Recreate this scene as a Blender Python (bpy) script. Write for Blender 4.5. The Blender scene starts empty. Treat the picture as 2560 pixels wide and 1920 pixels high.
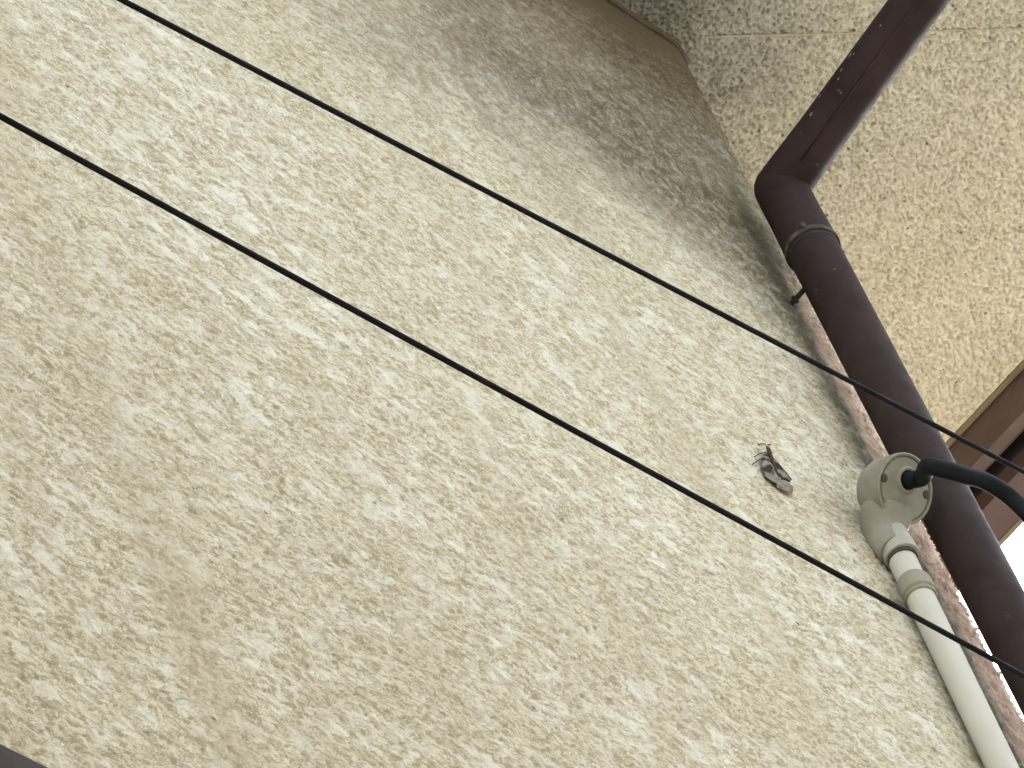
import bpy, bmesh, math, random
import numpy as np
from mathutils import Vector, Matrix

random.seed(7)
SC = bpy.context.scene
COL = SC.collection

# ------------------------------------------------------------------ camera
# world: X runs along the wall towards the house corner (0,0), the wall faces -Y, Z is up
cam = bpy.data.cameras.new('camera')
cam_o = bpy.data.objects.new('camera', cam)
COL.objects.link(cam_o)
cam.sensor_width = 36.0
cam.lens = 175.8
cam.clip_start = 0.05
cam.clip_end = 3000.0
RX, RY, RZ = (0.737974348591206, -0.429888389147564, -0.520182500376807), \
             (-0.633496774108222, -0.706946037765789, -0.314498230331632), \
             (-0.232541819928936, 0.561625562597861, -0.794040949460905)
m = Matrix((RX, RY, RZ)).to_4x4()
m.translation = Vector((-3.4154, -1.6077, 0.9084))
cam_o.matrix_world = m
SC.camera = cam_o

# ------------------------------------------------------------------ light
SUN_AZ = math.radians(25.0)      # from +X towards +Y: behind the house corner
SUN_EL = math.radians(36.0)
world = bpy.data.worlds.new('World')
SC.world = world
world.use_nodes = True
wn = world.node_tree
bg = wn.nodes['Background']
sky = wn.nodes.new('ShaderNodeTexSky')
sky.sky_type = 'NISHITA'
sky.sun_disc = False
sky.sun_elevation = SUN_EL
sky.sun_rotation = math.radians(90.0) - SUN_AZ
sky.air_density = 1.0
sky.dust_density = 3.0
sky.ozone_density = 1.0
hs = wn.nodes.new('ShaderNodeHueSaturation')
hs.inputs['Saturation'].default_value = 0.35
wn.links.new(sky.outputs[0], hs.inputs['Color'])
wn.links.new(hs.outputs[0], bg.inputs['Color'])
bg.inputs['Strength'].default_value = 0.15

sun = bpy.data.lights.new('sun', 'SUN')
sun.energy = 1.5
sun.angle = math.radians(12.0)
sun.color = (1.0, 0.93, 0.82)
sun_o = bpy.data.objects.new('sun', sun)
COL.objects.link(sun_o)
sd = Vector((math.cos(SUN_EL) * math.cos(SUN_AZ), math.cos(SUN_EL) * math.sin(SUN_AZ), math.sin(SUN_EL)))
sun_o.rotation_euler = sd.to_track_quat('Z', 'Y').to_euler()
sun_o.location = (6, 3, 9)

SC.view_settings.view_transform = 'Standard'
SC.view_settings.look = 'None'
SC.view_settings.gamma = 1.0
SC.view_settings.use_curve_mapping = False
SC.view_settings.exposure = 2.8

# ------------------------------------------------------------------ node helpers
def new_mat(name, rough=0.8, spec=0.3):
    mt = bpy.data.materials.new(name)
    mt.use_nodes = True
    nt = mt.node_tree
    b = nt.nodes['Principled BSDF']
    b.inputs['Roughness'].default_value = rough
    b.inputs['Specular IOR Level'].default_value = spec
    return mt, nt, b

def N(nt, kind, **kw):
    n = nt.nodes.new(kind)
    for k, v in kw.items():
        if k in n.inputs.keys():
            n.inputs[k].default_value = v
        else:
            setattr(n, k, v)
    return n

def noise(nt, vec, scale, detail=4.0, rough=0.55, dist=0.0):
    n = N(nt, 'ShaderNodeTexNoise', Scale=scale, Detail=detail, Roughness=rough, Distortion=dist)
    nt.links.new(vec, n.inputs['Vector'])
    return n.outputs['Fac']

def ramp(nt, fac, *stops):
    r = nt.nodes.new('ShaderNodeValToRGB')
    el = r.color_ramp.elements
    while len(el) < len(stops):
        el.new(0.5)
    for e, (p, c) in zip(el, stops):
        e.position = p
        e.color = (c, c, c, 1) if not isinstance(c, tuple) else (*c, 1)
    nt.links.new(fac, r.inputs['Fac'])
    return r.outputs['Color']

def mix(nt, fac, a, b, mode='MIX'):
    n = nt.nodes.new('ShaderNodeMix')
    n.data_type = 'RGBA'
    n.blend_type = mode
    for sock, v in ((n.inputs[0], fac), (n.inputs[6], a), (n.inputs[7], b)):
        if isinstance(v, (int, float)):
            sock.default_value = v
        elif isinstance(v, tuple):
            sock.default_value = (*v, 1)
        else:
            nt.links.new(v, sock)
    return n.outputs[2]

def math_n(nt, op, a, b=0.0, c=0.0, clamp=False):
    n = nt.nodes.new('ShaderNodeMath')
    n.operation = op
    n.use_clamp = clamp
    for s, v in zip(n.inputs, (a, b, c)):
        if isinstance(v, (int, float)):
            s.default_value = v
        else:
            nt.links.new(v, s)
    return n.outputs[0]

def smooth(nt, v, lo, hi):
    n = nt.nodes.new('ShaderNodeMapRange')
    n.interpolation_type = 'SMOOTHSTEP'
    nt.links.new(v, n.inputs[0])
    n.inputs[1].default_value = lo
    n.inputs[2].default_value = hi
    return n.outputs[0]

def coords(nt):
    tc = nt.nodes.new('ShaderNodeTexCoord')
    return tc.outputs['Object']

def sep(nt, vec):
    s = nt.nodes.new('ShaderNodeSeparateXYZ')
    nt.links.new(vec, s.inputs[0])
    return s.outputs

def bump(nt, b, height, strength, dist):
    n = N(nt, 'ShaderNodeBump', Strength=strength, Distance=dist)
    nt.links.new(height, n.inputs['Height'])
    nt.links.new(n.outputs[0], b.inputs['Normal'])

# ------------------------------------------------------------------ materials
def wall_material():
    mt, nt, b = new_mat('stucco_wall', 0.9, 0.2)
    co = coords(nt)
    x, y, z = sep(nt, co)
    # paint: cream with drifts of greyer, chalkier cream and worn tops
    drift = noise(nt, co, 3.0, 5, 0.6)
    ms = nt.nodes.new('ShaderNodeMapping')                 # float strokes run level along the wall
    ms.inputs['Scale'].default_value = (0.58, 1.0, 1.0)
    nt.links.new(co, ms.inputs['Vector'])
    st = ms.outputs[0]
    fine = noise(nt, st, 138.0, 5, 0.74, 0.8)
    patch = noise(nt, st, 38.0, 4, 0.6, 0.5)
    base = mix(nt, ramp(nt, drift, (0.35, 0.0), (0.65, 1.0)), WALL_A, WALL_B)
    base = mix(nt, ramp(nt, fine, (0.42, 0.0), (0.56, 1.0)), mix(nt, 1.0, base, WALL_DIRT, 'MULTIPLY'), base)
    chalk = math_n(nt, 'MULTIPLY', ramp(nt, patch, (0.52, 0.0), (0.61, 1.0)), ramp(nt, drift, (0.36, 0.3), (0.6, 1.0)))
    base = mix(nt, math_n(nt, 'MULTIPLY', chalk, 0.80), base, WALL_CHALK)
    # hairline dark pores and scratches in the float finish
    cr = noise(nt, st, 84.0, 3, 0.55, 0.9)
    cr = math_n(nt, 'ABSOLUTE', math_n(nt, 'SUBTRACT', cr, 0.5))
    cr = math_n(nt, 'MULTIPLY', ramp(nt, cr, (0.006, 1.0), (0.034, 0.0)), ramp(nt, noise(nt, st, 31.0, 3, 0.6), (0.42, 0.0), (0.56, 1.0)))
    base = mix(nt, math_n(nt, 'MULTIPLY', cr, 0.62), base, (0.24, 0.20, 0.125))
    # drip-fed dust: long vertical runs
    mp = nt.nodes.new('ShaderNodeMapping')
    mp.inputs['Scale'].default_value = (9.0, 9.0, 0.9)
    nt.links.new(co, mp.inputs['Vector'])
    runs = noise(nt, mp.outputs[0], 1.0, 4, 0.6)
    base = mix(nt, math_n(nt, 'MULTIPLY', ramp(nt, runs, (0.48, 0.0), (0.72, 1.0)), 0.45), base, (0.42, 0.365, 0.245))
    # black mould patch under the eaves near the corner (a stain with a shape of its own)
    def blob(cx, cz, rx, rz, a=0.0):
        dx = math_n(nt, 'SUBTRACT', x, cx)
        dz = math_n(nt, 'SUBTRACT', z, cz)
        ca, sa = math.cos(a), math.sin(a)
        u = math_n(nt, 'ADD', math_n(nt, 'MULTIPLY', dx, ca / rx), math_n(nt, 'MULTIPLY', dz, sa / rx))
        v = math_n(nt, 'ADD', math_n(nt, 'MULTIPLY', dx, -sa / rz), math_n(nt, 'MULTIPLY', dz, ca / rz))
        d = math_n(nt, 'SQRT', math_n(nt, 'ADD', math_n(nt, 'MULTIPLY', u, u), math_n(nt, 'MULTIPLY', v, v)))
        d = math_n(nt, 'ADD', d, math_n(nt, 'MULTIPLY', math_n(nt, 'SUBTRACT', noise(nt, co, 7.0, 5, 0.65), 0.5), 1.5))
        n = smooth(nt, d, 0.35, 1.25)
        return math_n(nt, 'SUBTRACT', 1.0, n)
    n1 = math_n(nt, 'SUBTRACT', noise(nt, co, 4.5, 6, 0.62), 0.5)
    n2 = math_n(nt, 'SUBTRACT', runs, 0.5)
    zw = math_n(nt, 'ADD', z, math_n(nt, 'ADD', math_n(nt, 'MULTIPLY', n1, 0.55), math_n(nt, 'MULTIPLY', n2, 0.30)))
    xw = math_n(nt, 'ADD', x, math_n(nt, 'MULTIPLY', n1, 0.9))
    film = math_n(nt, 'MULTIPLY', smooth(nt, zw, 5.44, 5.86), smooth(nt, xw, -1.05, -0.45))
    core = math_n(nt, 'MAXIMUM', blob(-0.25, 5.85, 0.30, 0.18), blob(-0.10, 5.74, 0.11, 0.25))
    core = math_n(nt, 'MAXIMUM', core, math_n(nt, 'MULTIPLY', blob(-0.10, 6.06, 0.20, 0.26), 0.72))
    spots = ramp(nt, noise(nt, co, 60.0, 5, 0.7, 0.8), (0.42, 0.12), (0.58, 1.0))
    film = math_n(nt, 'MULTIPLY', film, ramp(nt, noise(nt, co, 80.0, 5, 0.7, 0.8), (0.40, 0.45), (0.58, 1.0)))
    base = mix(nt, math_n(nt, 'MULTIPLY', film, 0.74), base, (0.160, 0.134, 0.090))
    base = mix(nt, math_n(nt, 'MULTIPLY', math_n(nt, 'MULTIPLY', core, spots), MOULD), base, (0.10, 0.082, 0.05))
    # smooth brownish floated band under the soffit, with eave shade painted into its colour
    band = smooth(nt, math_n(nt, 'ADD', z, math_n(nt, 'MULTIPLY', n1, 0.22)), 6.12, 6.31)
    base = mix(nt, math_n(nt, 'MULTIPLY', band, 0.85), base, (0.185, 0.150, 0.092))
    # corner: pinkish mortar showing through the paint, with a grimy edge towards the wall
    edge_n = math_n(nt, 'MULTIPLY', math_n(nt, 'SUBTRACT', noise(nt, co, 28.0, 5, 0.6), 0.5), 0.035)
    xb = math_n(nt, 'ADD', x, edge_n)
    xb = math_n(nt, 'ADD', xb, math_n(nt, 'MULTIPLY', math_n(nt, 'SUBTRACT', 5.25, z), 0.018))
    low = math_n(nt, 'SUBTRACT', 1.0, smooth(nt, z, 5.62, 5.80))
    grime = math_n(nt, 'MULTIPLY', smooth(nt, xb, -0.135, -0.095), math_n(nt, 'SUBTRACT', 1.0, smooth(nt, xb, -0.088, -0.062)))
    grime = math_n(nt, 'MULTIPLY', grime, ramp(nt, noise(nt, co, 30.0, 5, 0.7), (0.30, 0.35), (0.52, 1.0)))
    grime = math_n(nt, 'MULTIPLY', grime, math_n(nt, 'SUBTRACT', 1.0, smooth(nt, z, 5.85, 6.05)))
    base = mix(nt, math_n(nt, 'MULTIPLY', grime, 0.92), base, (0.105, 0.088, 0.055))
    pink = math_n(nt, 'MULTIPLY', smooth(nt, xb, -0.088, -0.066), low)
    pk = mix(nt, ramp(nt, noise(nt, co, 36.0, 6, 0.75), (0.36, 0.0), (0.62, 1.0)), (0.23, 0.155, 0.105), (0.60, 0.465, 0.355))
    base = mix(nt, math_n(nt, 'MULTIPLY', pink, 0.95), base, pk)
    # specks
    vo = N(nt, 'ShaderNodeTexVoronoi', Scale=30.0)
    nt.links.new(co, vo.inputs['Vector'])
    sp = ramp(nt, vo.outputs['Distance'], (0.05, 1.0), (0.10, 0.0))
    sp = math_n(nt, 'MULTIPLY', sp, ramp(nt, noise(nt, co, 6.0, 2), (0.55, 0.0), (0.62, 0.75)))
    base = mix(nt, sp, base, (0.12, 0.09, 0.055))
    nt.links.new(base, b.inputs['Base Color'])
    bump(nt, b, noise(nt, co, 220.0, 5, 0.6), 0.5, 0.0012)
    return mt

WALL_A = (0.592, 0.555, 0.415)
WALL_B = (0.635, 0.606, 0.474)
WALL_DIRT = (0.58, 0.53, 0.43)
WALL_CHALK = (0.71, 0.71, 0.605)
MOULD = 0.80

def soffit_material():
    mt, nt, b = new_mat('soffit_stipple', 0.9, 0.2)
    co = coords(nt)
    d = noise(nt, co, 5.0, 4, 0.6)
    f = noise(nt, co, 150.0, 4, 0.65)
    base = mix(nt, ramp(nt, d, (0.35, 0.0), (0.65, 1.0)), (0.59, 0.575, 0.468), (0.64, 0.625, 0.513))
    base = mix(nt, ramp(nt, f, (0.34, 0.0), (0.56, 1.0)), mix(nt, 1.0, base, (0.70, 0.65, 0.56), 'MULTIPLY'), base)
    vo = N(nt, 'ShaderNodeTexVoronoi', Scale=50.0)
    nt.links.new(co, vo.inputs['Vector'])
    wob = math_n(nt, 'ADD', vo.outputs['Distance'], math_n(nt, 'MULTIPLY', noise(nt, co, 260.0, 3), 0.16))
    sp = ramp(nt, wob, (0.16, 1.0), (0.24, 0.0))
    sp = math_n(nt, 'MULTIPLY', sp, ramp(nt, noise(nt, co, 19.0, 2), (0.42, 0.0), (0.52, 0.85)))
    base = mix(nt, sp, base, (0.105, 0.088, 0.065))
    vo2 = N(nt, 'ShaderNodeTexVoronoi', Scale=88.0)
    nt.links.new(co, vo2.inputs['Vector'])
    w2 = math_n(nt, 'ADD', vo2.outputs['Distance'], math_n(nt, 'MULTIPLY', noise(nt, co, 300.0, 3), 0.25))
    s2 = math_n(nt, 'MULTIPLY', ramp(nt, w2, (0.20, 1.0), (0.36, 0.0)), ramp(nt, noise(nt, co, 60.0, 2), (0.42, 0.0), (0.58, 0.62)))
    base = mix(nt, s2, base, (0.27, 0.235, 0.165))
    # grey mould plus painted-in shade, darkest at the corner between wall and soffit
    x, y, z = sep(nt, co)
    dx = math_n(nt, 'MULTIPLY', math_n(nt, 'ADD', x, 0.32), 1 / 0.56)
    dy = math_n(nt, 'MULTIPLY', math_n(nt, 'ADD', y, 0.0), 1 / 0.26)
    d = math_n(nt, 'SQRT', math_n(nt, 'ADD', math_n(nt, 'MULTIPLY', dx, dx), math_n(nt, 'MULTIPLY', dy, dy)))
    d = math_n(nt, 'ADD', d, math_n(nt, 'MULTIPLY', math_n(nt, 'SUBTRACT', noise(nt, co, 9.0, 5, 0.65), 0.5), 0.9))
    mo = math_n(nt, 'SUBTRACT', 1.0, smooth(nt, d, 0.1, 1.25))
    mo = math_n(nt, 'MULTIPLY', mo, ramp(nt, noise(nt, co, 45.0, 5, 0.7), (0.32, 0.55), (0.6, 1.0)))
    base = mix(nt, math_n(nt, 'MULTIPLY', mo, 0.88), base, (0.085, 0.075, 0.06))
    nt.links.new(base, b.inputs['Base Color'])
    bump(nt, b, noise(nt, co, 420.0, 4, 0.6), 0.4, 0.0008)
    return mt

def plastic_material(name, col, col2, rough, spec=0.5, scale=14.0, speck=None):
    mt, nt, b = new_mat(name, rough, spec)
    co = coords(nt)
    base = mix(nt, ramp(nt, noise(nt, co, scale, 5, 0.6), (0.35, 0.0), (0.68, 1.0)), col, col2)
    if speck:
        s = ramp(nt, noise(nt, co, 95.0, 3, 0.6), (0.70, 0.0), (0.74, 1.0))
        s = math_n(nt, 'MULTIPLY', s, ramp(nt, noise(nt, co, 9.0, 2), (0.5, 0.0), (0.6, 0.8)))
        base = mix(nt, s, base, speck)
    nt.links.new(base, b.inputs['Base Color'])
    r = ramp(nt, noise(nt, co, scale * 3, 4), (0.3, max(rough - 0.12, 0.05)), (0.7, min(rough + 0.14, 1.0)))
    nt.links.new(r, b.inputs['Roughness'])
    bump(nt, b, noise(nt, co, 160.0, 3), 0.12, 0.0006)
    return mt

def ground_material():
    mt, nt, b = new_mat('concrete_ground', 0.9, 0.2)
    co = coords(nt)
    base = mix(nt, ramp(nt, noise(nt, co, 1.3, 6, 0.6), (0.35, 0.0), (0.68, 1.0)), (0.33, 0.33, 0.305), (0.42, 0.42, 0.39))
    nt.links.new(base, b.inputs['Base Color'])
    bump(nt, b, noise(nt, co, 40.0, 5), 0.4, 0.01)
    return mt

def glass_material():
    mt, nt, b = new_mat('window_glass', 0.05, 0.5)
    b.inputs['Base Color'].default_value = (0.03, 0.035, 0.04, 1)
    return mt

def moth_material():
    mt, nt, b = new_mat('moth_wing', 0.95, 0.1)
    co = coords(nt)
    w = N(nt, 'ShaderNodeTexWave', Scale=15.0, Distortion=9.0, Detail=3.0)
    w.inputs['Detail Scale'].default_value = 2.0
    w.bands_direction = 'Z'
    nt.links.new(co, w.inputs['Vector'])
    base = mix(nt, ramp(nt, w.outputs['Fac'], (0.25, 0.0), (0.75, 1.0)), (0.035, 0.027, 0.021), (0.25, 0.22, 0.185))
    base = mix(nt, ramp(nt, noise(nt, co, 130.0, 4), (0.5, 0.0), (0.62, 0.6)), base, (0.05, 0.04, 0.032))
    nt.links.new(base, b.inputs['Base Color'])
    return mt

M_WALL = wall_material()
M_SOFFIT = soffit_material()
M_PIPE = plastic_material('brown_pvc', (0.0285, 0.0178, 0.0172), (0.041, 0.0262, 0.0250), 0.66, 0.12, speck=(0.20, 0.17, 0.13))
M_LIP = plastic_material('dusty_pvc', (0.034, 0.023, 0.021), (0.115, 0.095, 0.08), 0.8, 0.15, 55.0)
M_FLECK = plastic_material('pale_flecks', (0.11, 0.105, 0.085), (0.26, 0.25, 0.21), 0.9, 0.1, 300.0)
M_FASCIA = plastic_material('brown_board', (0.085, 0.063, 0.055), (0.115, 0.086, 0.075), 0.62, 0.3)
M_GUTTER = plastic_material('brown_gutter', (0.075, 0.048, 0.043), (0.098, 0.066, 0.059), 0.5, 0.35)
M_TRIM = plastic_material('olive_trim', (0.15, 0.13, 0.085), (0.20, 0.175, 0.115), 0.6, 0.3)
M_DARK = plastic_material('dark_metal', (0.022, 0.017, 0.016), (0.032, 0.025, 0.022), 0.6, 0.3)
M_CONDUIT = plastic_material('cream_pvc', (0.515, 0.505, 0.43), (0.565, 0.555, 0.48), 0.55, 0.3, 10.0, speck=(0.40, 0.37, 0.29))
M_CAP = plastic_material('aged_cream_pvc', (0.215, 0.202, 0.152), (0.315, 0.302, 0.242), 0.6, 0.3, 22.0, speck=(0.17, 0.15, 0.105))
M_NECK = plastic_material('pale_pvc', (0.34, 0.33, 0.275), (0.42, 0.41, 0.345), 0.55, 0.3, 16.0)
M_CLAMP = plastic_material('saddle_clamp', (0.25, 0.23, 0.165), (0.32, 0.30, 0.22), 0.55, 0.35, 26.0)
M_SCREW = plastic_material('rusted_screw', (0.055, 0.043, 0.034), (0.085, 0.064, 0.05), 0.7, 0.3, 200.0)
M_CABLE = plastic_material('black_sheath', (0.0035, 0.0050, 0.0065), (0.005, 0.0075, 0.0095), 0.6, 0.16)
M_WIRE = plastic_material('black_wire', (0.004, 0.0035, 0.0045), (0.007, 0.006, 0.008), 0.75, 0.15)
M_FRAME = plastic_material('bronze_aluminium', (0.050, 0.038, 0.040), (0.062, 0.049, 0.050), 0.85, 0.08)
M_ROOF = plastic_material('roof_slate', (0.06, 0.055, 0.05), (0.09, 0.08, 0.075), 0.8, 0.3)
M_SEAL = plastic_material('sealant', (0.38, 0.345, 0.25), (0.47, 0.43, 0.32), 0.8, 0.2, 60.0)
NB_H, NB_X, NB_Y = 5.8, 1.3, -2.3
M_NB = plastic_material('shade_block_siding', (0.22, 0.21, 0.19), (0.30, 0.285, 0.26), 0.9, 0.2, 2.0)
M_CAULK = plastic_material('old_caulk', (0.11, 0.09, 0.06), (0.17, 0.14, 0.095), 0.85, 0.2, 60.0)
M_GROUND = ground_material()
M_GLASS = glass_material()
M_MOTH = moth_material()
M_HIND = plastic_material('pale_wing', (0.13, 0.11, 0.085), (0.34, 0.31, 0.245), 0.95, 0.1, 160.0)
M_MOTH_BODY = plastic_material('moth_body', (0.05, 0.04, 0.033), (0.085, 0.068, 0.056), 0.95, 0.1, 300.0)

# ------------------------------------------------------------------ object helpers
def empty(name, loc=(0, 0, 0), label=None, cat=None, group=None, kind=None):
    o = bpy.data.objects.new(name, None)
    COL.objects.link(o)
    o.location = loc
    o.empty_display_size = 0.05
    if label:
        o['label'] = label
    if cat:
        o['category'] = cat
    if group:
        o['group'] = group
    if kind:
        o['kind'] = kind
    bpy.context.view_layer.update()
    return o

def tag(o, label=None, cat=None, group=None, kind=None):
    for k, v in (('label', label), ('category', cat), ('group', group), ('kind', kind)):
        if v:
            o[k] = v
    return o

def link(name, me, mat, parent=None, smooth_it=True):
    if mat is not None:
        me.materials.append(mat)
    if smooth_it is True:
        me.polygons.foreach_set('use_smooth', [True] * len(me.polygons))
    o = bpy.data.objects.new(name, me)
    COL.objects.link(o)
    if parent is not None:
        root = parent
        off = Vector((0, 0, 0))
        while root is not None:
            off += root.location
            root = root.parent
        o.parent = parent
        o.location = -off            # meshes below are built in world coordinates
    return o

def bm_obj(name, bm, mat, parent=None, smooth_it=True, angle=40):
    bmesh.ops.recalc_face_normals(bm, faces=bm.faces)
    me = bpy.data.meshes.new(name)
    for e in bm.edges:
        if len(e.link_faces) == 2 and e.calc_face_angle(0) > math.radians(angle):
            e.smooth = False
    bm.to_mesh(me)
    bm.free()
    return link(name, me, mat, parent, smooth_it)

def add_box(bm, lo, hi, bevel=0.0):
    vs = [bm.verts.new((x, y, z)) for x in (lo[0], hi[0]) for y in (lo[1], hi[1]) for z in (lo[2], hi[2])]
    fs = []
    for idx in ((0, 1, 3, 2), (4, 6, 7, 5), (0, 4, 5, 1), (2, 3, 7, 6), (0, 2, 6, 4), (1, 5, 7, 3)):
        fs.append(bm.faces.new([vs[i] for i in idx]))
    if bevel:
        es = list({e for f in fs for e in f.edges})
        bmesh.ops.bevel(bm, geom=es, offset=bevel, segments=2, affect='EDGES', profile=0.5)

def frame_of(d, ref=None):
    d = d.normalized()
    ref = ref or (Vector((0, 0, 1)) if abs(d.z) < 0.9 else Vector((1, 0, 0)))
    a = d.cross(ref).normalized()
    return a, d.cross(a).normalized()

def add_tube(bm, pts, radii, seg=32, cap=True):
    """swept circle with parallel-transported frames"""
    pts = [Vector(p) for p in pts]
    if isinstance(radii, (int, float)):
        radii = [radii] * len(pts)
    rings = []
    a = None
    for i, p in enumerate(pts):
        t = (pts[min(i + 1, len(pts) - 1)] - pts[max(i - 1, 0)]).normalized()
        if a is None:
            a, b = frame_of(t)
        else:
            a = (a - t * a.dot(t)).normalized()
            b = t.cross(a)
        rings.append([bm.verts.new(p + (a * math.cos(2 * math.pi * k / seg) + b * math.sin(2 * math.pi * k / seg)) * radii[i]) for k in range(seg)])
    for r0, r1 in zip(rings, rings[1:]):
        for k in range(seg):
            bm.faces.new((r0[k], r0[(k + 1) % seg], r1[(k + 1) % seg], r1[k]))
    if cap:
        bm.faces.new(list(reversed(rings[0])))
        bm.faces.new(rings[-1])

def add_lathe(bm, origin, axis, prof, seg=48, close=False):
    """prof: (distance along axis, radius)"""
    origin = Vector(origin)
    axis = Vector(axis).normalized()
    a, b = frame_of(axis)
    rings = []
    for h, r in prof:
        if r < 1e-6:
            rings.append([bm.verts.new(origin + axis * h)])
        else:
            rings.append([bm.verts.new(origin + axis * h + (a * math.cos(2 * math.pi * k / seg) + b * math.sin(2 * math.pi * k / seg)) * r) for k in range(seg)])
    for r0, r1 in zip(rings, rings[1:]):
        for k in range(seg):
            if len(r0) == 1 and len(r1) == 1:
                continue
            if len(r0) == 1:
                bm.faces.new((r0[0], r1[(k + 1) % seg], r1[k]))
            elif len(r1) == 1:
                bm.faces.new((r0[k], r0[(k + 1) % seg], r1[0]))
            else:
                bm.faces.new((r0[k], r0[(k + 1) % seg], r1[(k + 1) % seg], r1[k]))
    if close:
        r0, r1 = rings[-1], rings[0]
        for k in range(seg):
            bm.faces.new((r0[k], r0[(k + 1) % seg], r1[(k + 1) % seg], r1[k]))

def spline(pts, n=12):
    """Catmull-Rom through pts"""
    P = [Vector(p) for p in pts]
    P = [P[0] * 2 - P[1]] + P + [P[-1] * 2 - P[-2]]
    out = []
    for i in range(1, len(P) - 2):
        for k in range(n):
            t = k / n
            p0, p1, p2, p3 = P[i - 1:i + 3]
            out.append(0.5 * ((2 * p1) + (p2 - p0) * t + (2 * p0 - 5 * p1 + 4 * p2 - p3) * t * t + (3 * p1 - p0 - 3 * p2 + p3) * t ** 3))
    out.append(P[-2])
    return out

# ------------------------------------------------------------------ relief fields
def band_field(n, size, lam, width, seed):
    """periodic band-passed gaussian noise, unit variance; lam in metres"""
    rng = np.random.default_rng(seed)
    f = np.fft.rfft2(rng.standard_normal((n, n)))
    kx = np.fft.fftfreq(n, size / n)[:, None]
    ky = np.fft.rfftfreq(n, size / n)[None, :]
    k = np.sqrt(kx ** 2 + ky ** 2) + 1e-9
    f *= np.exp(-0.5 * ((np.log(k * lam)) / width) ** 2)
    g = np.fft.irfft2(f, s=(n, n))
    return (g - g.mean()) / g.std()

def sample(field, size, u, v):
    n = field.shape[0]
    a = (u / size * n) % n
    b = (v / size * n) % n
    i = np.floor(a).astype(int) % n
    j = np.floor(b).astype(int) % n
    fa, fb = a - np.floor(a), b - np.floor(b)
    i1, j1 = (i + 1) % n, (j + 1) % n
    return (field[i, j] * (1 - fa) * (1 - fb) + field[i1, j] * fa * (1 - fb) + field[i, j1] * (1 - fa) * fb + field[i1, j1] * fa * fb)

def grid_mesh(name, P):
    """P: (nu, nv, 3) array of points"""
    nu, nv = P.shape[:2]
    me = bpy.data.meshes.new(name)
    me.vertices.add(nu * nv)
    me.vertices.foreach_set('co', P.reshape(-1).astype(np.float32))
    i = np.arange(nu - 1)[:, None]
    j = np.arange(nv - 1)[None, :]
    a = (i * nv + j).ravel()
    q = np.stack([a, a + nv, a + nv + 1, a + 1], 1).astype(np.int32)
    nf = len(q)
    me.loops.add(nf * 4)
    me.loops.foreach_set('vertex_index', q.ravel())
    me.polygons.add(nf)
    me.polygons.foreach_set('loop_start', np.arange(nf, dtype=np.int32) * 4)
    me.polygons.foreach_set('loop_total', np.full(nf, 4, dtype=np.int32))
    me.update(calc_edges=True)
    me.polygons.foreach_set('use_smooth', np.ones(nf, dtype=bool))
    return me

# ------------------------------------------------------------------ ground
ZS = 6.30
bm = bmesh.new()
g = 1500.0
bm.faces.new([bm.verts.new(p) for p in ((-g, -g, 0), (g, -g, 0), (g, g, 0), (-g, g, 0))])
tag(bm_obj('ground', bm, M_GROUND, None, False), 'pale concrete ground below the house, outside the picture', kind='structure')

# unseen house block behind the camera, added to shade the wall and soffit
nb = empty('alley_shade_block', (-6, -4.5, 0), 'unseen grey house block added across the alley to shade the wall and soffit', 'house')
bm = bmesh.new()
add_box(bm, (-14, -8, 0), (NB_X, NB_Y, NB_H), 0.02)
bm_obj('outer_wall', bm, M_NB, nb, False)
bm = bmesh.new()
v = [bm.verts.new(p) for p in ((-14.1, -8.1, NB_H), (NB_X + 0.1, -8.1, NB_H), (NB_X + 0.1, NB_Y + 0.12, NB_H), (-14.1, NB_Y + 0.12, NB_H), (-14.1, -5.0, NB_H + 1.2), (NB_X + 0.1, -5.0, NB_H + 1.2))]
for q in ((0, 3, 2, 1), (0, 1, 5, 4), (2, 3, 4, 5), (1, 2, 5), (3, 0, 4)):
    bm.faces.new([v[i] for i in q])
bm_obj('roof', bm, M_ROOF, nb, False)

# unseen house block below the line of sight, added to cut low horizon light
nb = empty('street_shade_block', (10, 0, 0), 'unseen house block added across the street to hold back low sky light', 'house')
bm = bmesh.new()
add_box(bm, (9.5, -11, 0), (17, 12, 5.4), 0.02)
bm_obj('outer_wall', bm, M_NB, nb, False)
bm = bmesh.new()
v = [bm.verts.new(p) for p in ((9.2, -11.3, 5.4), (17.3, -11.3, 5.4), (17.3, 12.3, 5.4), (9.2, 12.3, 5.4), (13.2, -11.3, 7.0), (13.2, 12.3, 7.0))]
for q in ((3, 2, 1, 0), (0, 1, 4), (1, 2, 5, 4), (2, 3, 5), (3, 0, 4, 5)):
    bm.faces.new([v[i] for i in q])
bm_obj('roof', bm, M_ROOF, nb, False)

# ------------------------------------------------------------------ house
house = empty('house', (0, 0, 0), 'cream stuccoed house corner with stained wall and deep stippled eaves', 'house')

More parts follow.
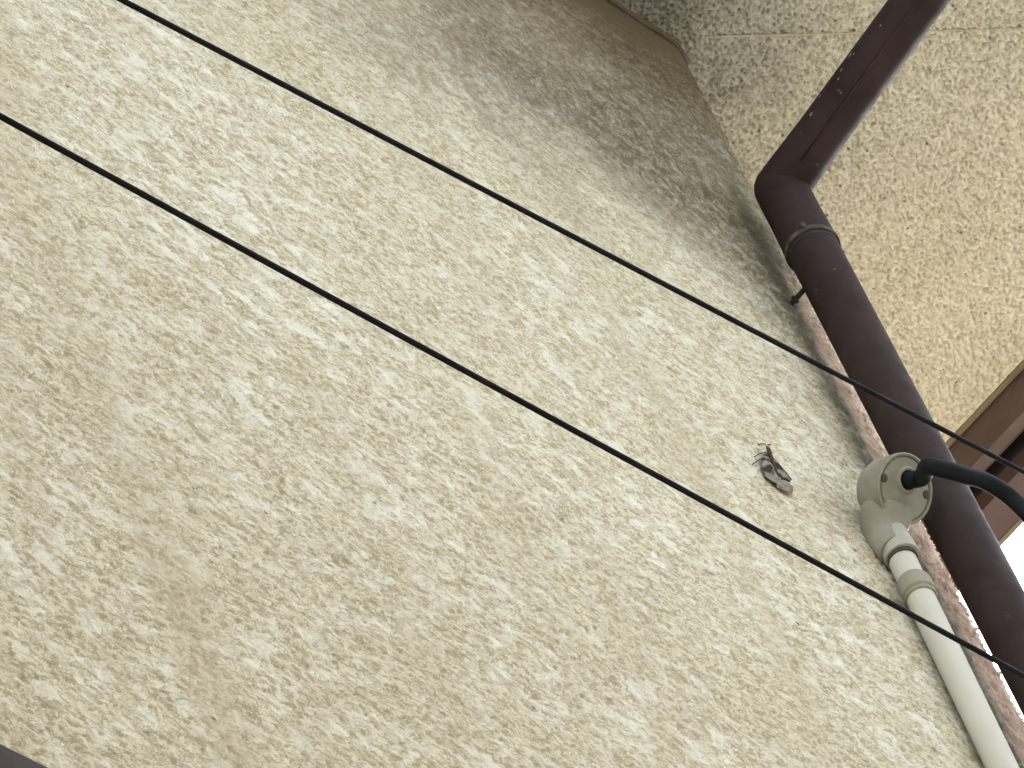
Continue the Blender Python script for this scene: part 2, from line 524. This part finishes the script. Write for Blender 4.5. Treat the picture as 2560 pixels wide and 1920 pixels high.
def build_wall():
    L, RAD = 5.0, 0.055
    A = RAD * math.pi / 2
    # arc-length stations: coarse far away, fine in view, round the corner, coarse on the side wall
    u = np.concatenate([np.linspace(-L, -1.95, 20)[:-1], np.arange(-1.95, -RAD, 0.0028), np.arange(-RAD, -RAD + A, 0.0022), np.linspace(-RAD + A, -RAD + A + 0.12, 30)[:-1], np.linspace(-RAD + A + 0.12, L, 20)])
    zc = np.clip(5.40 + 0.80 * np.minimum(u, 0), 3.2, 9.9)
    lo = np.clip(zc - 0.88, 0.5, 6.0)
    hi = np.minimum(zc + 0.95, ZS + 0.02)
    t_lo = np.linspace(0, 1, 8)[:-1]
    t_mid = np.linspace(0, 1, 600)[:-1]
    t_hi = np.linspace(0, 1, 4)
    Z = np.concatenate([lo[:, None] * t_lo[None], lo[:, None] + (hi - lo)[:, None] * t_mid[None], hi[:, None] + (ZS + 0.02 - hi)[:, None] * t_hi[None]], 1)
    U = np.repeat(u[:, None], Z.shape[1], 1)
    size, n = 2.56, 2048
    f1 = band_field(n, size, 0.0098, 0.42, 1)
    f2 = band_field(n, size, 0.055, 0.5, 2)
    f3 = band_field(n, size, 0.30, 0.6, 3)
    f4 = band_field(n, size, 0.0075, 0.35, 4)
    h = 1.0 * f1 + 0.75 * f2 + 0.35 * f3
    cap = 0.85
    h = cap - np.log1p(np.exp((cap - h) * 3.0)) / 3.0 + 0.40 * f4 * (h < cap * 1.3)       # tops floated flat
    h = np.maximum(h, -2.2)
    H = sample(h, size, U * 0.72, Z) * WALL_REL
    # smoother floated strip under the soffit and on the very corner
    calm = 1 - 0.75 * np.clip((Z - 6.17 + 0.06 * sample(f2, size, U, Z) * 0.5) / 0.06, 0, 1)
    H += 0.0011 * sample(f4, size, U * 0.7, Z * 0.7) * np.clip(1 - np.abs(U + 0.018) / 0.032, 0, 1)
    H *= calm * (1 + 1.2 * np.clip(1 - np.abs(U + 0.015) / 0.04, 0, 1))
    fade_u = np.clip((u + 2.1) / 0.2, 0, 1) * np.clip((0.16 - u) / 0.08, 0, 1)
    mid = np.zeros(Z.shape[1])
    mid[len(t_lo):len(t_lo) + len(t_mid)] = 1
    H *= fade_u[:, None] * mid[None, :]
    ang = np.clip((u + RAD) / RAD, 0, math.pi / 2)
    flat = np.minimum(u, -RAD)
    over = np.maximum(u - (A - RAD), 0)
    px = flat + RAD * np.sin(ang)
    py = RAD * (1 - np.cos(ang)) + over
    nx, ny = np.sin(ang), -np.cos(ang)
    P = np.empty(Z.shape + (3,))
    P[..., 0] = px[:, None] + nx[:, None] * H
    P[..., 1] = py[:, None] + ny[:, None] * H
    P[..., 2] = Z
    return grid_mesh('outer_wall', P)

WALL_REL = 0.00095
wall = link('outer_wall', build_wall(), M_WALL, house)

JA, JB = np.array([-0.02, -0.0310]), np.array([0.725, -0.540])
def build_soffit():
    xs = np.concatenate([np.linspace(-5.0, -0.55, 24)[:-1], np.arange(-0.55, 0.722, 0.0021), [0.7245]])
    ys = np.concatenate([np.linspace(-0.54, -0.42, 10)[:-1], np.arange(-0.42, 0.36, 0.0021), np.linspace(0.36, 5.0, 24)])
    X, Y = np.meshgrid(xs, ys, indexing='ij')
    size, n = 1.28, 1024
    f1 = band_field(n, size, 0.0092, 0.45, 11)
    f2 = band_field(n, size, 0.030, 0.45, 12)
    f4 = band_field(n, size, 0.0055, 0.3, 14)
    h = 0.95 * f1 + 0.35 * f2 + 0.55 * f4
    cap = 0.25
    h = cap - np.log1p(np.exp((cap - h) * 3.5)) / 3.5
    h = np.maximum(h, -2.6)
    H = sample(h, size, X, Y) * SOF_REL
    # pits blown into the render
    rng = np.random.default_rng(5)
    for _ in range(900):
        cx, cy = rng.uniform(-0.5, 0.71), rng.uniform(-0.40, 0.34)
        r = rng.uniform(0.0016, 0.0036)
        i0, i1 = np.searchsorted(xs, (cx - 4 * r, cx + 4 * r))
        j0, j1 = np.searchsorted(ys, (cy - 4 * r, cy + 4 * r))
        d2 = ((X[i0:i1, j0:j1] - cx) ** 2 + (Y[i0:i1, j0:j1] - cy) ** 2 * rng.uniform(0.7, 1.5)) / r ** 2
        H[i0:i1, j0:j1] -= rng.uniform(0.0025, 0.005) * np.exp(-d2)
    # board joint running out to the eave corner
    dv = (JB - JA) / np.linalg.norm(JB - JA)
    dist = (X - JA[0]) * dv[1] - (Y - JA[1]) * dv[0]
    along = (X - JA[0]) * dv[0] + (Y - JA[1]) * dv[1]
    H -= 0.0012 * np.exp(-(dist / 0.0024) ** 2) * (along > 0)
    H *= np.clip((0.724 - X) / 0.012, 0.15, 1)
    fade = np.clip((X + 0.55) / 0.05, 0, 1) * np.clip((0.36 - Y) / 0.03, 0, 1) * np.clip((Y + 0.42) / 0.03, 0, 1)
    H *= fade
    P = np.stack([X, Y, ZS - H], -1)
    return grid_mesh('soffit', P)

SOF_REL = 0.0040
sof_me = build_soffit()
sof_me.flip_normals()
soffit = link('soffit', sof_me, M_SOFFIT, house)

# sealant in that joint
bm = bmesh.new()
dv = Vector((*(JB - JA), 0)).normalized()
sv = Vector((-dv.y, dv.x, 0))
n = 160
Ln = float(np.linalg.norm(JB - JA))
rng = random.Random(3)
rows = []
for k in range(n + 1):
    c = Vector((JA[0], JA[1], ZS)) + dv * (Ln * k / n)
    w = 0.0011 + rng.uniform(-0.0003, 0.0003)
    zz = 0.0011 + rng.uniform(-0.0003, 0.0003)
    rows.append([bm.verts.new(c + sv * (w * s) - Vector((0, 0, zz * q))) for s, q in ((-1.6, -1.5), (-0.8, 0.6), (0.0, 0.8), (0.8, 0.6), (1.6, -1.5))])
for r0, r1 in zip(rows, rows[1:]):
    for k in range(4):
        bm.faces.new((r0[k], r0[k + 1], r1[k + 1], r1[k]))
bm_obj('sealant_joint', bm, M_SEAL, soffit)

# joint between wall head and soffit: thin caulk bead
bm = bmesh.new()
pts, rad = [], []
for k in range(60):
    x = -1.6 + (1.6 - 0.057) * k / 59
    pts.append((x, -0.0035 + rng.uniform(-0.0015, 0.0015), ZS - 0.001 + rng.uniform(-0.001, 0.001)))
    rad.append(0.0035 + rng.uniform(-0.001, 0.001))
for k in range(1, 9):
    a = k / 8 * math.pi / 2
    pts.append((-0.055 + 0.057 * math.sin(a), 0.055 - 0.057 * math.cos(a), ZS - 0.001))
    rad.append(0.0032)
add_tube(bm, pts, rad, 8)
bm_obj('caulk_bead', bm, M_CAULK, soffit)

# eave edges: side (along Y at X=.725) and front (along X at Y=-.54)
def eave_run(name, mat, x0, x1, z0, z1, bevel=0.0015):
    """box that runs along the side eave, mitred by butting against the front one"""
    bm = bmesh.new()
    add_box(bm, (x0, -0.54 - (x1 - 0.7245), z0), (x1, 5.0, z1), bevel)
    return bm_obj(name, bm, mat, house)

def eave_front(name, mat, y0, y1, z0, z1, bevel=0.0015):
    bm = bmesh.new()
    add_box(bm, (-5.0, y0, z0), (0.7245 - (y1 + 0.54) - 0.002, y1, z1), bevel)
    return bm_obj(name, bm, mat, house)

eave_run('soffit_trim', M_TRIM, 0.7245, 0.7335, ZS - 0.004, ZS + 0.03)
eave_run('fascia_board', M_FASCIA, 0.7365, 0.7565, ZS - 0.066, ZS + 0.13)
eave_run('drip_edge', M_FASCIA, 0.7720, 0.7760, ZS - 0.045, ZS + 0.10, 0.0008)
eave_front('soffit_trim', M_TRIM, -0.549, -0.540, ZS - 0.004, ZS + 0.03)
eave_front('fascia_board', M_FASCIA, -0.572, -0.552, ZS - 0.066, ZS + 0.13)
# roof
bm = bmesh.new()
zt = ZS + 0.135
v = [bm.verts.new(p) for p in ((-5, -0.66, zt), (0.84, -0.66, zt), (0.84, 5, zt), (-5, 5, zt), (-5, 2.4, zt + 1.3), (-2.2, 2.4, zt + 1.3))]
bm.faces.new((v[0], v[3], v[2], v[1]))
bm.faces.new((v[0], v[1], v[5], v[4]))
bm.faces.new((v[1], v[2], v[5]))
bm.faces.new((v[2], v[3], v[4], v[5]))
bm.faces.new((v[3], v[0], v[4]))
bm_obj('roof', bm, M_ROOF, house, False)
# sarking that closes the eave cavity
bm = bmesh.new()
add_box(bm, (-5, -0.66, ZS + 0.040), (0.865, 5, ZS + 0.06))
bm_obj('eave_lining', bm, M_DARK, house, False)

# window low on the wall: only the top of its frame reaches into the picture
bm = bmesh.new()
zt = 3.7255
x0, x1, z0 = -2.75, -1.50, 2.55
add_box(bm, (x0, -0.050, zt - 0.055), (x1, 0.01, zt), 0.003)
add_box(bm, (x0, -0.050, z0), (x0 + 0.05, 0.01, zt - 0.0555), 0.003)
add_box(bm, (x1 - 0.05, -0.050, z0), (x1, 0.01, zt - 0.0555), 0.003)
add_box(bm, (x0 + 0.0505, -0.050, z0), (x1 - 0.0505, 0.01, z0 + 0.05), 0.003)
win = bm_obj('window_frame', bm, M_FRAME, house)
bm = bmesh.new()
add_box(bm, (x0 + 0.05, -0.016, z0 + 0.05), (x1 - 0.05, -0.008, zt - 0.055))
bm_obj('window_pane', bm, M_GLASS, win, False)

# ------------------------------------------------------------------ gutter on the side eave
gut = empty('rain_gutter', (0.82, 0.2, ZS - 0.09), 'brown rain gutter hung outside the eave, behind the top of the pipe', 'gutter')
bm = bmesh.new()
prof = [(0.787, ZS - 0.058), (0.787, ZS - 0.087), (0.850, ZS - 0.087), (0.872, ZS - 0.05), (0.872, ZS + 0.035), (0.866, ZS + 0.035), (0.866, ZS - 0.048), (0.848, ZS - 0.083), (0.791, ZS - 0.083), (0.791, ZS - 0.058)]
for ya, yb in ((-0.68, 5.0),):
    r0 = [bm.verts.new((x, ya, z)) for x, z in prof]
    r1 = [bm.verts.new((x, yb, z)) for x, z in prof]
    k = len(prof)
    for i in range(k):
        bm.faces.new((r0[i], r0[(i + 1) % k], r1[(i + 1) % k], r1[i]))
    bm.faces.new(list(reversed(r0)))
    bm.faces.new(r1)
bm_obj('channel', bm, M_GUTTER, gut)
bm = bmesh.new()
add_box(bm, (0.845, -0.68, ZS - 0.0895), (0.8535, 5.0, ZS - 0.084), 0.001)
bm_obj('bottom_bead', bm, M_TRIM, gut)
for yb in (-0.30, 0.62):
    bm = bmesh.new()
    add_box(bm, (0.7575, yb - 0.012, ZS - 0.062), (0.868, yb + 0.012, ZS - 0.058), 0.0008)
    bm_obj('hanger', bm, M_DARK, gut)

# ------------------------------------------------------------------ downpipe
PX, PY, PR = -0.0815, -0.055, 0.0318
dp = empty('downpipe', (PX, PY, 5.0), 'dark brown round rainwater downpipe with elbow running up the house corner', 'downpipe')
def pipe_axis(z):
    return Vector((-0.0798 + (5.6668 - z) * 0.0062, PY, z))
ZE = 5.842
ed = Vector((0.0, -0.2559, 0.0471)).normalized()     # towards the front gutter, rising
E0 = pipe_axis(ZE)
bm = bmesh.new()
pts = [pipe_axis(z) for z in (0.02, 2.0, 4.0, 5.0, 5.715)]
add_tube(bm, pts, [PR] * 5, 48)
lower = bm_obj('lower_pipe', bm, M_PIPE, dp)
# elbow: bottom socket (slightly wider), short-radius bend, top socket
bm = bmesh.new()
up = (pipe_axis(6) - pipe_axis(5)).normalized()
R_E = PR + 0.0016
pts = [pipe_axis(5.7005), pipe_axis(5.702), pipe_axis(5.72), pipe_axis(5.77)]
rr = [PR - 0.001, R_E + 0.0004, R_E, R_E - 0.0006]
a1 = E0 + ed * 0.030
RB = R_E - 0.0006
for k in range(13):                                   # rounded heel where the two barrels meet
    a = k / 12 * math.pi / 2
    pts.append(E0 + up * (RB * math.sin(a)))
    rr.append(max(RB * math.cos(a), 0.0004))
add_tube(bm, pts, rr, 64)
add_tube(bm, [E0 - ed * 0.0005, E0 + ed * 0.03, E0 + ed * 0.075, E0 + ed * 0.0765], [RB - 0.0002, RB - 0.0006, PR - 0.0006, PR - 0.0012], 64)
elbow = bm_obj('elbow', bm, M_PIPE, dp, True, 55)
# mitre crest of the moulded elbow
bm = bmesh.new()
pts = [E0 + ed * 0.070, E0 + ed * 0.0763, E0 + ed * 0.10, E0 + ed * 0.30, E0 + ed * 0.52]
add_tube(bm, pts, [PR - 0.0008] * 5, 48)
off = bm_obj('offset_pipe', bm, M_PIPE, dp)
# second elbow up to the front gutter (above the picture)
bm = bmesh.new()
q = E0 + ed * 0.52
pts = [q - ed * 0.03, q, q + ed * 0.03 + Vector((0, 0, 0.01)), q + ed * 0.045 + Vector((0, 0, 0.05)), q + ed * 0.045 + Vector((0, 0, 0.32))]
add_tube(bm, spline(pts, 5), PR + 0.0014, 32)
bm_obj('elbow', bm, M_PIPE, dp)
# raised mould seam along the offset pipe
bm = bmesh.new()
sa, sb = frame_of(ed)
for sgn in (1,):
    o = (Vector((-0.55, 0.0, -0.82)))
    o = (o - ed * o.dot(ed)).normalized()
    add_tube(bm, [E0 + ed * 0.045 + o * (PR - 0.0008), E0 + ed * 0.5 + o * (PR - 0.0008)], 0.0014, 8)
bm_obj('mould_seam', bm, M_PIPE, off)
# pale droppings splashed on the offset pipe
fw = Vector((0.520, 0.3145, 0.794))
left = ed.cross(fw).normalized()
if left.dot(Vector((-0.738, 0.633, 0.2325))) < 0:
    left = -left
toward = left.cross(ed).normalized()
if toward.dot(fw) > 0:
    toward = -toward
bm = bmesh.new()
rng = random.Random(12)
for dist, a, r in ((0.098, 38, 0.0024), (0.121, 20, 0.0018), (0.152, 42, 0.0017), (0.163, 30, 0.0022), (0.183, 24, 0.0027), (0.188, 33, 0.0016), (0.235, 50, 0.0013), (0.07, 55, 0.0013), (0.142, 62, 0.0010)):
    a = math.radians(a)
    nrm = left * math.cos(a) + toward * math.sin(a)
    res = bmesh.ops.create_icosphere(bm, subdivisions=1, radius=r)
    side = nrm.cross(ed)
    for v_ in res['verts']:
        k = 1 + rng.uniform(-0.35, 0.35)
        p = v_.co * k
        v_.co = E0 + ed * (dist + p.x * 1.3) + side * p.y + nrm * (PR - 0.0010 + p.z * 0.35)
tag(bm_obj('dropping_flecks', bm, M_FLECK, off), kind='stuff')
# dark ring of the socket mouth
bm = bmesh.new()
add_lathe(bm, pipe_axis(5.6935), up, [(0, PR - 0.001), (0, PR + 0.0004), (0.0065, PR + 0.0004), (0.0065, PR - 0.001)], 48, True)
bm_obj('socket_gap', bm, M_DARK, elbow)
# lip with a blob of old glue over the socket mouth
bm = bmesh.new()
add_lathe(bm, pipe_axis(5.7005), up, [(0, R_E - 0.001), (0.0, R_E + 0.0012), (0.0045, R_E + 0.0016), (0.0085, R_E + 0.0006), (0.0095, R_E - 0.001)], 48, True)
bm_obj('socket_lip', bm, M_LIP, elbow)
bm = bmesh.new()
bmesh.ops.create_icosphere(bm, subdivisions=2, radius=0.0058)
for v_ in bm.verts:
    v_.co = Vector((v_.co.x * 0.7, v_.co.y * 0.7, v_.co.z * 1.1)) * (1 + 0.25 * math.sin(v_.co.x * 900 + v_.co.z * 700))
    v_.co += pipe_axis(5.712) + Vector((-0.0285, -0.0165, 0))
bm_obj('glue_blob', bm, M_LIP, elbow)
# wall pin that holds the pipe just below the socket
bm = bmesh.new()
zc = 5.655
c = pipe_axis(zc)
add_tube(bm, [(c.x - 0.004, 0.01, zc), (c.x - 0.004, PY + PR - 0.004, zc)], 0.0036, 12)
add_tube(bm, [(c.x - 0.004, -0.0045, zc), (c.x - 0.004, -0.008, zc)], 0.0058, 12)
pin = bm_obj('wall_pin', bm, M_DARK, dp)
for zc in (3.6, 1.6):
    bm = bmesh.new()
    c = pipe_axis(zc)
    add_lathe(bm, c - Vector((0, 0, 0.008)), (0, 0, 1), [(0, PR + 0.0002), (0, PR + 0.003), (0.016, PR + 0.003), (0.016, PR + 0.0002)], 32, True)
    add_tube(bm, [(c.x, 0.01, zc), (c.x, PY + PR, zc)], 0.004, 10)
    bm_obj('clamp', bm, M_PIPE, dp)

# ------------------------------------------------------------------ conduit with cable entrance cap
cd = empty('conduit_riser', (-0.172, -0.022, 5.0), 'cream plastic conduit with round cable entrance cap at its head', 'conduit')
def cond(z):
    return Vector((-0.1672 - (5.05 - z) * 0.0200, -0.0190, z))
CR = 0.0160
bm = bmesh.new()
add_tube(bm, [cond(z) for z in (0.5, 2.5, 4.0, 4.6, 4.985)], CR, 40)
bm_obj('conduit_pipe', bm, M_CONDUIT, cd)
bm = bmesh.new()
cu = (cond(6) - cond(5)).normalized()
add_tube(bm, [cond(z) for z in (4.98, 5.02, 5.048, 5.056)], [CR - 0.0003, CR - 0.0003, CR - 0.0003, CR - 0.001], 40)
bm_obj('conduit_stub', bm, M_CONDUIT, cd)
# coupling/saddle that pins it to the wall
bm = bmesh.new()
c = cond(4.995)
add_lathe(bm, c, cu, [(-0.0175, CR - 0.001), (-0.0175, CR + 0.0022), (-0.0150, CR + 0.0030), (-0.0125, CR + 0.0016), (-0.010, CR + 0.0040), (0.010, CR + 0.0040), (0.0145, CR + 0.0022), (0.0165, CR - 0.001)], 40, True)
clamp = bm_obj('saddle_clamp', bm, M_CLAMP, cd, True, 30)
bm = bmesh.new()
add_box(bm, (c.x - 0.0265, -0.0060, 4.978), (c.x + 0.022, 0.004, 5.000), 0.0015)
bm_obj('saddle_foot', bm, M_CLAMP, clamp)
# cap
NV = Vector((0, -1, -1)).normalized()
TV = Vector((0, -1, 1)).normalized()
FC = Vector((-0.1688, -0.0620, 5.1327))
FR = 0.0405
cap = None
bm = bmesh.new()
prof = [(-0.062, 0.0), (-0.060, 0.012), (-0.054, 0.022), (-0.044, 0.0325), (-0.030, 0.0378), (-0.014, 0.0394), (-0.004, 0.0400), (-0.0032, FR), (0.0008, FR), (0.0018, FR - 0.0014), (0.0008, FR - 0.0034), (-0.0014, FR - 0.0042), (-0.002, 0.0)]
add_lathe(bm, FC, NV, prof, 64)
cap = bm_obj('entrance_cap', bm, M_CAP, cd, True, 32)
# neck coming up out of the conduit and dying into the face
bm = bmesh.new()
prof = [(5.053, CR - 0.001), (5.053, CR + 0.0036), (5.056, CR + 0.0042), (5.075, CR + 0.0030), (5.095, CR + 0.0016), (5.112, CR - 0.0006), (5.128, CR - 0.005), (5.136, 0.004), (5.137, 0.0)]
rings_prof = [(z - 5.0, r) for z, r in prof]
add_lathe(bm, cond(5.0) - Vector((0, 0.002, 0)), cu, rings_prof, 40)
bm_obj('neck', bm, M_NECK, cap, True, 60)
bm = bmesh.new()
add_lathe(bm, cond(5.0475) - Vector((0, 0.001, 0)), cu, [(0, CR - 0.002), (0, CR + 0.0010), (0.0056, CR + 0.0010), (0.0056, CR - 0.002)], 40, True)
bm_obj('neck_gap', bm, M_SCREW, cap)
bm = bmesh.new()
fz = [(5.128, -0.0300, 0.0300), (5.116, -0.0215, 0.0275), (5.104, -0.0145, 0.0245), (5.092, -0.0130, 0.0228), (5.080, -0.0150, 0.0215), (5.066, -0.0180, 0.0203)]
add_tube(bm, [(FC.x, y, z) for z, y, r in fz], [r for z, y, r in fz], 48)
bm_obj('funnel', bm, M_CAP, cap, True, 60)
# cover plate with raised cable collar
bm = bmesh.new()
add_lathe(bm, FC + Vector((0, 0, 0)), NV, [(-0.0025, 0.0), (-0.0025, 0.0353), (-0.0002, 0.0352), (0.0010, 0.0340), (0.0012, 0.0)], 64)
cover = bm_obj('cover_plate', bm, M_CAP, cap, True, 40)
H0 = FC + Vector((-0.0010, 0, 0)) + TV * 0.0098
bm = bmesh.new()
add_lathe(bm, H0, NV, [(0.0006, 0.0165), (0.0030, 0.0150), (0.0042, 0.0135), (0.0036, 0.0115), (-0.0005, 0.0108)], 40)
bm_obj('cable_collar', bm, M_CAP, cover)
bm = bmesh.new()
add_lathe(bm, H0, NV, [(0.0013, 0.0), (0.0014, 0.0112)], 40)
bm_obj('cable_hole', bm, M_DARK, cover)
for sx, st in ((-0.0335, -0.0020), (0.0305, 0.0070)):
    bm = bmesh.new()
    o = FC + Vector((sx, 0, 0)) + TV * st
    add_lathe(bm, o, NV, [(0.0006, 0.0052), (0.0020, 0.0048), (0.0024, 0.0036), (0.0019, 0.0)], 20)
    bm_obj('screw', bm, M_SCREW, cover)

# ------------------------------------------------------------------ thick service cable
P = [H0 - NV * 0.02, H0 + NV * 0.004, H0 + NV * 0.022 + Vector((0.001, -0.003, 0.0)), (-0.1985, -0.113, 5.0915), (-0.1842, -0.1245, 5.0815), (-0.1640, -0.1320, 5.0775), (-0.1388, -0.138, 5.0775), (-0.1129, -0.142, 5.0672), (-0.0979, -0.145, 5.0434),
     (-0.075, -0.15, 4.99), (-0.03, -0.16, 4.90), (0.08, -0.18, 4.80), (0.40, -0.25, 4.78), (1.2, -0.5, 4.92), (3.0, -1.2, 5.3), (8.0, -3.2, 6.6)]
bm = bmesh.new()
add_tube(bm, spline(P, 14), 0.0098, 24)
tag(bm_obj('service_cable', bm, M_CABLE), 'thick black cable curving out of the hole in the cream round cap', 'cable')

# ------------------------------------------------------------------ two overhead wires
def wire(a, b, r, label):
    a, b = Vector(a), Vector(b)
    d = (b - a)
    pts = []
    for k in range(61):
        t = -3.0 + 7.0 * k / 60
        p = a + d * t
        p.z += 0.006 * (t - 0.0) * (t - 1.0) * 0.6        # slight catenary
        pts.append(p)
    bm = bmesh.new()
    add_tube(bm, pts, r, 12)
    tag(bm_obj('overhead_wire', bm, M_WIRE), label, 'wire', 'black wires strung past the wall')

wire((-1.6703, -0.35, 4.3827), (-0.5201, -0.35, 4.5573), 0.0025, 'upper of the two thin black wires, crossing in front of the brown pipe')
wire((-1.8627, -0.35, 4.0314), (-0.7313, -0.35, 4.0964), 0.0025, 'lower of the two thin black wires, crossing in front of the cream conduit')

# ------------------------------------------------------------------ moth on the wall
mo = empty('moth', (-0.318, -0.002, 5.13), 'small grey mottled moth resting on the cream wall beside the round cap', 'moth')
def wing(name, outline, ridge, lift):
    bm = bmesh.new()
    cx = sum(p[0] for p in outline) / len(outline)
    cz = sum(p[1] for p in outline) / len(outline)
    top, bot = [], []
    rim_t = [bm.verts.new((x, -0.0045 - lift * w, z)) for (x, z, w) in ridge]
    mid = bm.verts.new((cx, -0.0075 - lift * 0.5, cz))
    k = len(rim_t)
    rim_b = [bm.verts.new((v.co.x, v.co.y + 0.0009, v.co.z)) for v in rim_t]
    midb = bm.verts.new((cx, mid.co.y + 0.0009, cz))
    for i in range(k):
        j = (i + 1) % k
        bm.faces.new((rim_t[i], rim_t[j], mid))
        bm.faces.new((rim_b[j], rim_b[i], midb))
        bm.faces.new((rim_t[j], rim_t[i], rim_b[i], rim_b[j]))
    return bm_obj(name, bm, M_MOTH, mo, False)
w1 = [(-0.3226, 5.1602), (-0.3167, 5.1614), (-0.3074, 5.1514), (-0.3010, 5.1423), (-0.2932, 5.1298), (-0.2996, 5.1205), (-0.3114, 5.1173), (-0.3216, 5.1083), (-0.3222, 5.1330)]
w2 = [(-0.3228, 5.1600), (-0.3224, 5.1330), (-0.3218, 5.1083), (-0.3308, 5.0926), (-0.3391, 5.0956), (-0.3462, 5.1003), (-0.3420, 5.1221), (-0.3340, 5.1444)]
w3 = [(-0.3250, 5.1090), (-0.3065, 5.1178), (-0.2966, 5.1137), (-0.3054, 5.0965), (-0.3192, 5.0906), (-0.3323, 5.0870)]
wing('wing', w1, [(x, z, (.6, .5, .3, .15, .1, .1, .2, .4, .6)[i]) for i, (x, z) in enumerate(w1)], 0.003)
wing('wing', w2, [(x, z, (.6, .6, .4, .1, .0, .0, .0, .2)[i]) for i, (x, z) in enumerate(w2)], 0.003)
hw = wing('hind_wing', w3, [(x, z, 0) for i, (x, z) in enumerate(w3)], 0.001)
hw.data.materials.clear()
hw.data.materials.append(M_HIND)
bm = bmesh.new()
add_tube(bm, [(-0.3195, -0.007, 5.1690), (-0.3198, -0.0080, 5.1660), (-0.3205, -0.0085, 5.1600), (-0.3215, -0.0080, 5.1460), (-0.3222, -0.0070, 5.1300), (-0.3218, -0.0060, 5.1120)], [0.0008, 0.0020, 0.0025, 0.0021, 0.0014, 0.0007], 12)
bm_obj('body', bm, M_MOTH_BODY, mo)
for pts in ([(-0.320, -0.008, 5.168), (-0.3215, -0.008, 5.173), (-0.326, -0.006, 5.172), (-0.3307, -0.005, 5.168)], [(-0.319, -0.008, 5.168), (-0.3150, -0.008, 5.176), (-0.3117, -0.006, 5.182), (-0.3048, -0.005, 5.187)]):
    bm = bmesh.new()
    add_tube(bm, spline(pts, 4), [0.0005] * 6 + [0.0007] * 5 + [0.0009] * 2, 6)
    bm_obj('antenna', bm, M_MOTH_BODY, mo)
for pts in ([(-0.323, -0.006, 5.158), (-0.330, -0.006, 5.152), (-0.3358, -0.004, 5.148), (-0.346, -0.002, 5.1375)], [(-0.335, -0.005, 5.140), (-0.3420, -0.005, 5.132), (-0.350, -0.004, 5.123), (-0.3579, -0.002, 5.1144)]):
    bm = bmesh.new()
    add_tube(bm, spline(pts, 4), 0.0006, 6)
    bm_obj('leg', bm, M_MOTH_BODY, mo)
